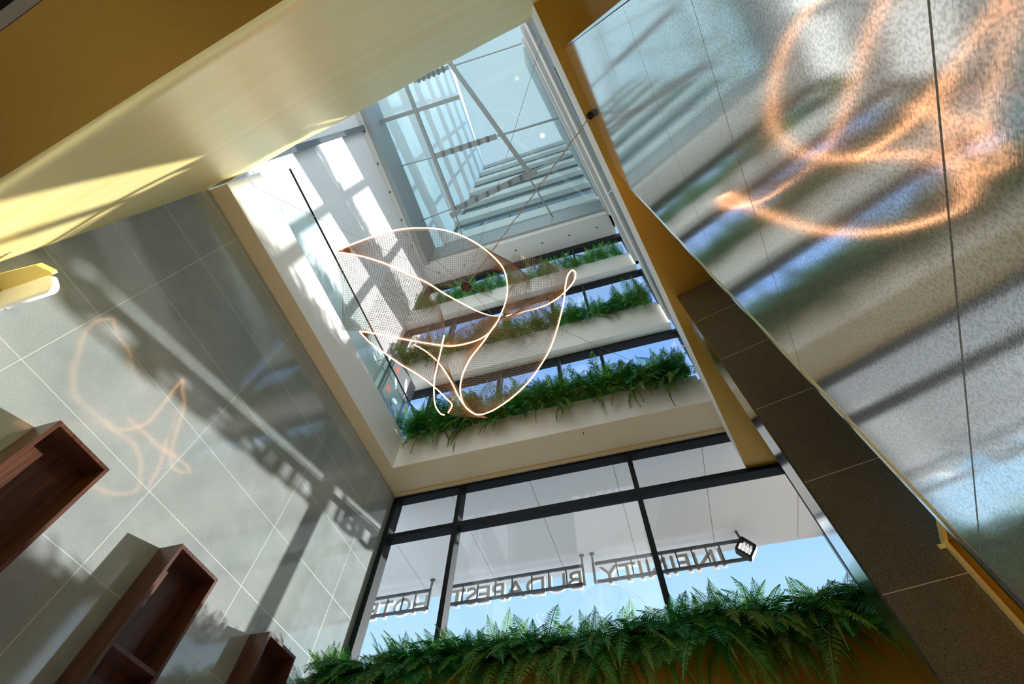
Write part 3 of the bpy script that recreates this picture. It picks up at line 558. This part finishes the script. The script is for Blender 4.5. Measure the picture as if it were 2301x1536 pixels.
b = new(); bx(b, -.6995, -.6985, .030, .054, .5055, .528); obj('seam', b, M_greyst, t)

# ------------------------------------------------------------ gold screen in the side opening
t = thing('gold_screen', 'gold metal screen frame with wavy cut edge beside the dark tiled pier', 'screen', U(*nd(.135, .47), FZ))
b = new(); prism(b, [nd(.1335, .4770), nd(.1335, .4838), nd(.1365, .4838), nd(.1365, .4770)], FZ, .268); obj('jamb', b, M_goldp, t)
b = new(); prism(b, [nd(.1337, .235), nd(.1337, .4770), nd(.1365, .4770), nd(.1365, .235)], .262, .268); obj('top_rail', b, M_goldp, t)
b = new(); prism(b, [nd(.1366, .4790), nd(.1366, .4838), nd(.190, .4838), nd(.190, .4790)], FZ, .268); obj('jamb_reveal', b, M_gold, t)
b = new(); prism(b, [nd(.1366, .235), nd(.1366, .4785), nd(.190, .4785), nd(.190, .235)], .264, .268); obj('head_reveal', b, M_gold, t)
b = new(); zs = [FZ+.002+(.262-FZ)*i/70 for i in range(71)]
def wav(z): return .452-.014*abs(math.sin(z*30))-.006*math.sin(z*75)
for n0 in (.176, .178):
    pass
va = [b.verts.new(U(*nd(.176, wav(z)-.010), z)) for z in zs]; vb = [b.verts.new(U(*nd(.176, wav(z)), z)) for z in zs]
vc = [b.verts.new(U(*nd(.179, wav(z)-.010), z)) for z in zs]; vd = [b.verts.new(U(*nd(.179, wav(z)), z)) for z in zs]
for i in range(70):
    b.faces.new((va[i], vb[i], vb[i+1], va[i+1])); b.faces.new((vc[i], vd[i], vd[i+1], vc[i+1])); b.faces.new((vb[i], vd[i], vd[i+1], vb[i+1])); b.faces.new((va[i], vc[i], vc[i+1], va[i+1]))
obj('scroll_strip', b, M_goldp, t)
b = new(); prism(b, [nd(.181, .24), nd(.181, .479), nd(.184, .479), nd(.184, .24)], FZ, .263); obj('backing_panel', b, M_brown, t)
b = new(); prism(b, [nd(.1336-.004, .4835), nd(.1336-.004, .4848), nd(.1345, .4848), nd(.1345, .4835)], .262, .266); obj('bracket', b, M_goldp, t)

# ------------------------------------------------------------ pendant sculpture
lm = thing('pendant_light', 'pendant light of curved bronze wire mesh edged with glowing warm tubes', 'pendant light', HUB)
for tb in TUBES:
    b = new(); tube(b, smooth_pts(tb, 5), .0062, 8); obj('light_tube', b, M_tube, lm, smooth=True)
def resample(P, n):
    P = smooth_pts(P, 4); d = [0]
    for i in range(1, len(P)): d.append(d[-1]+(P[i]-P[i-1]).length)
    out = []; k = 0
    for i in range(n+1):
        s = d[-1]*i/n
        while k < len(P)-2 and d[k+1] < s: k += 1
        out.append(P[k].lerp(P[k+1], (s-d[k])/max(1e-9, d[k+1]-d[k])))
    return out, d[-1]
for a, c in PATCHES:
    _, la = resample(a, 8); _, lc = resample(c, 8); n = max(8, int(max(la, lc)/.024)); pa_, _ = resample(a, n); pc_, _ = resample(c, n)
    md = max((pa_[i]-pc_[i]).length for i in range(n+1)); mm_ = max(3, int(md/.024)); b = new(); g = []
    ctr = sum(pa_+pc_, Vector())/(2*len(pa_))
    for i in range(n+1):
        rw = []
        for j in range(mm_+1):
            tt = j/mm_; p = pa_[i].lerp(pc_[i], tt); p.z += .10*math.sin(math.pi*tt)*min(1, (pa_[i]-pc_[i]).length); rw.append(b.verts.new(p))
        g.append(rw)
    for i in range(n):
        for j in range(mm_): b.faces.new((g[i][j], g[i+1][j], g[i+1][j+1], g[i][j+1]))
    bmesh.ops.remove_doubles(b, verts=b.verts, dist=.002)
    o = obj('wire_mesh', b, M_mesh, lm); w = o.modifiers.new('w', 'WIREFRAME'); w.thickness = .0047; w.use_even_offset = False; w.use_replace = True
hub = Vector(HUB)
b = new(); disc(b, hub, .062, .05, 24); obj('hub', b, M_brown, lm, smooth=False)
def near(tb, i): return Vector(TUBES[tb][i])
for tb, i in ((1, 5), (1, 8), (0, 9), (0, 3), (0, 16)):
    b = new(); bar(b, hub-Vector((0, 0, .02)), near(tb, i), .0022, 5); obj('hanging_wire', b, M_rope, lm)

def cable(a, bb, r, label, sag=.02, m_=M_rope, twist=False):
    a, bb = Vector(a), Vector(bb); pts = [a.lerp(bb, i/14)-Vector((0, 0, sag*4*(i/14)*(1-i/14))) for i in range(15)]
    b = new(); tube(b, pts, r, 6)
    if twist:
        pt2 = []; d = (bb-a).normalized(); s1 = d.orthogonal().normalized(); s2 = d.cross(s1)
        for i in range(61): t_ = i/60; c_ = a.lerp(bb, t_)-Vector((0, 0, sag*4*t_*(1-t_))); pt2.append(c_+(s1*math.cos(t_*60)+s2*math.sin(t_*60))*r*2.2)
        tube(b, pt2, r*.7, 5)
    return tag(obj('suspension_cable', b, m_), label, 'cable')
def edge_pt(d, z, out=0): 
    k = (d-(E0[0]*DV.x+E0[1]*DV.y))/((E1[0]-E0[0])*DV.x+(E1[1]-E0[1])*DV.y); return U(E0[0]+(E1[0]-E0[0])*k-out*NV.x, E0[1]+(E1[1]-E0[1])*k-out*NV.y, z)
AN = [U(-.664, .029, 1.088), edge_pt(-.0375, 1.0), U(.087, .084, .856), edge_pt(.256, .945), edge_pt(.67, .95), U(.225, .861, 1.09)]
M_cable = mat('grey power cable', (.42, .38, .34), .6)
cable(AN[0], hub, .0022, 'thin steel cable from the left fascia hook to the lamp hub', .05)
cable(AN[1], hub, .0022, 'thin steel cable from the rear hook of the right white edge to the lamp hub', .02)
cable(AN[2]-Vector((0, 0, .02)), hub, .0038, 'twisted grey power cable from the gold soffit to the lamp hub', .015, M_cable, True)
cable(AN[5], hub, .0022, 'thin steel cable from the front right ledge to the lamp hub', .03)
def hook(p, nrm, label):
    t = thing('eye_hook', label, 'hook', p); nrm = Vector(nrm).normalized(); b = new(); bar(b, p, Vector(p)+nrm*.03, .006, 8); obj('shank', b, M_steel, t)
    b = new(); c = Vector(p)+nrm*.048; u_ = nrm; v_ = Vector((0, 0, 1)) if abs(nrm.z) < .5 else Vector((1, 0, 0))
    tube(b, [c+(u_*math.cos(k*2*math.pi/16)+v_*math.sin(k*2*math.pi/16))*.020 for k in range(17)], .004, 6); obj('ring', b, M_steel, t)
hook(AN[0], (1, 0, 0), 'steel eye hook on the white left fascia near the gold bulkhead')
nn = (-NV.x, -NV.y, 0)
hook(AN[1], nn, 'steel eye hook on the right white edge, uppermost in the picture')
hook(AN[3], nn, 'steel eye hook on the right white edge, middle one without a cable')
hook(AN[4], nn, 'steel eye hook on the right white edge beside the big window')
t = thing('ceiling_bolt', 'dark hexagonal bolt cap on the gold soffit where the power cable enters', 'bolt', AN[2]-Vector((0, 0, .03)))
b = new(); bmesh.ops.create_cone(b, cap_ends=True, segments=6, radius1=.028, radius2=.032, depth=.03, matrix=Matrix.Translation(AN[2]-Vector((0, 0, .0155)))); obj('cap', b, M_frame, t)

# ------------------------------------------------------------ uplighters added out of view for warm light on the gold surfaces
for i, (x, y, e, lab) in enumerate(((.02, .62, 17, 'added unseen brass uplighter in front of the planter'), (-.45, -.45, 4, 'added unseen brass uplighter behind the bulkhead'), (.22, .30, 17, 'added unseen brass uplighter in the side opening'), (-.1, -.02, 3, 'added unseen brass uplighter in the middle of the lobby'))):
    zt = -.10; t = thing('added_uplight', lab, 'lamp', U(x, y, FZ))
    b = new(); bar(b, U(x, y, FZ)+Vector((0, 0, .02)), U(x, y, zt), .012, 10); obj('pole', b, M_goldp, t)
    b = new(); disc(b, U(x, y, FZ)+Vector((0, 0, .011)), .14, .02, 24); obj('base', b, M_goldp, t)
    b = new(); bmesh.ops.create_cone(b, cap_ends=False, segments=24, radius1=.03, radius2=.15, depth=.10, matrix=Matrix.Translation(U(x, y, zt)+Vector((0, 0, .05)))); obj('uplight_shade', b, M_goldp, t)
    l = bpy.data.lights.new('uplight_fill', 'POINT'); l.energy = e; l.color = (1, .60, .25); l.shadow_soft_size = .13
    lo = bpy.data.objects.new('fill_light', l); COL.objects.link(lo); lo.parent = t; lo.location = U(x, y, zt)+Vector((0, 0, .06))-t.location
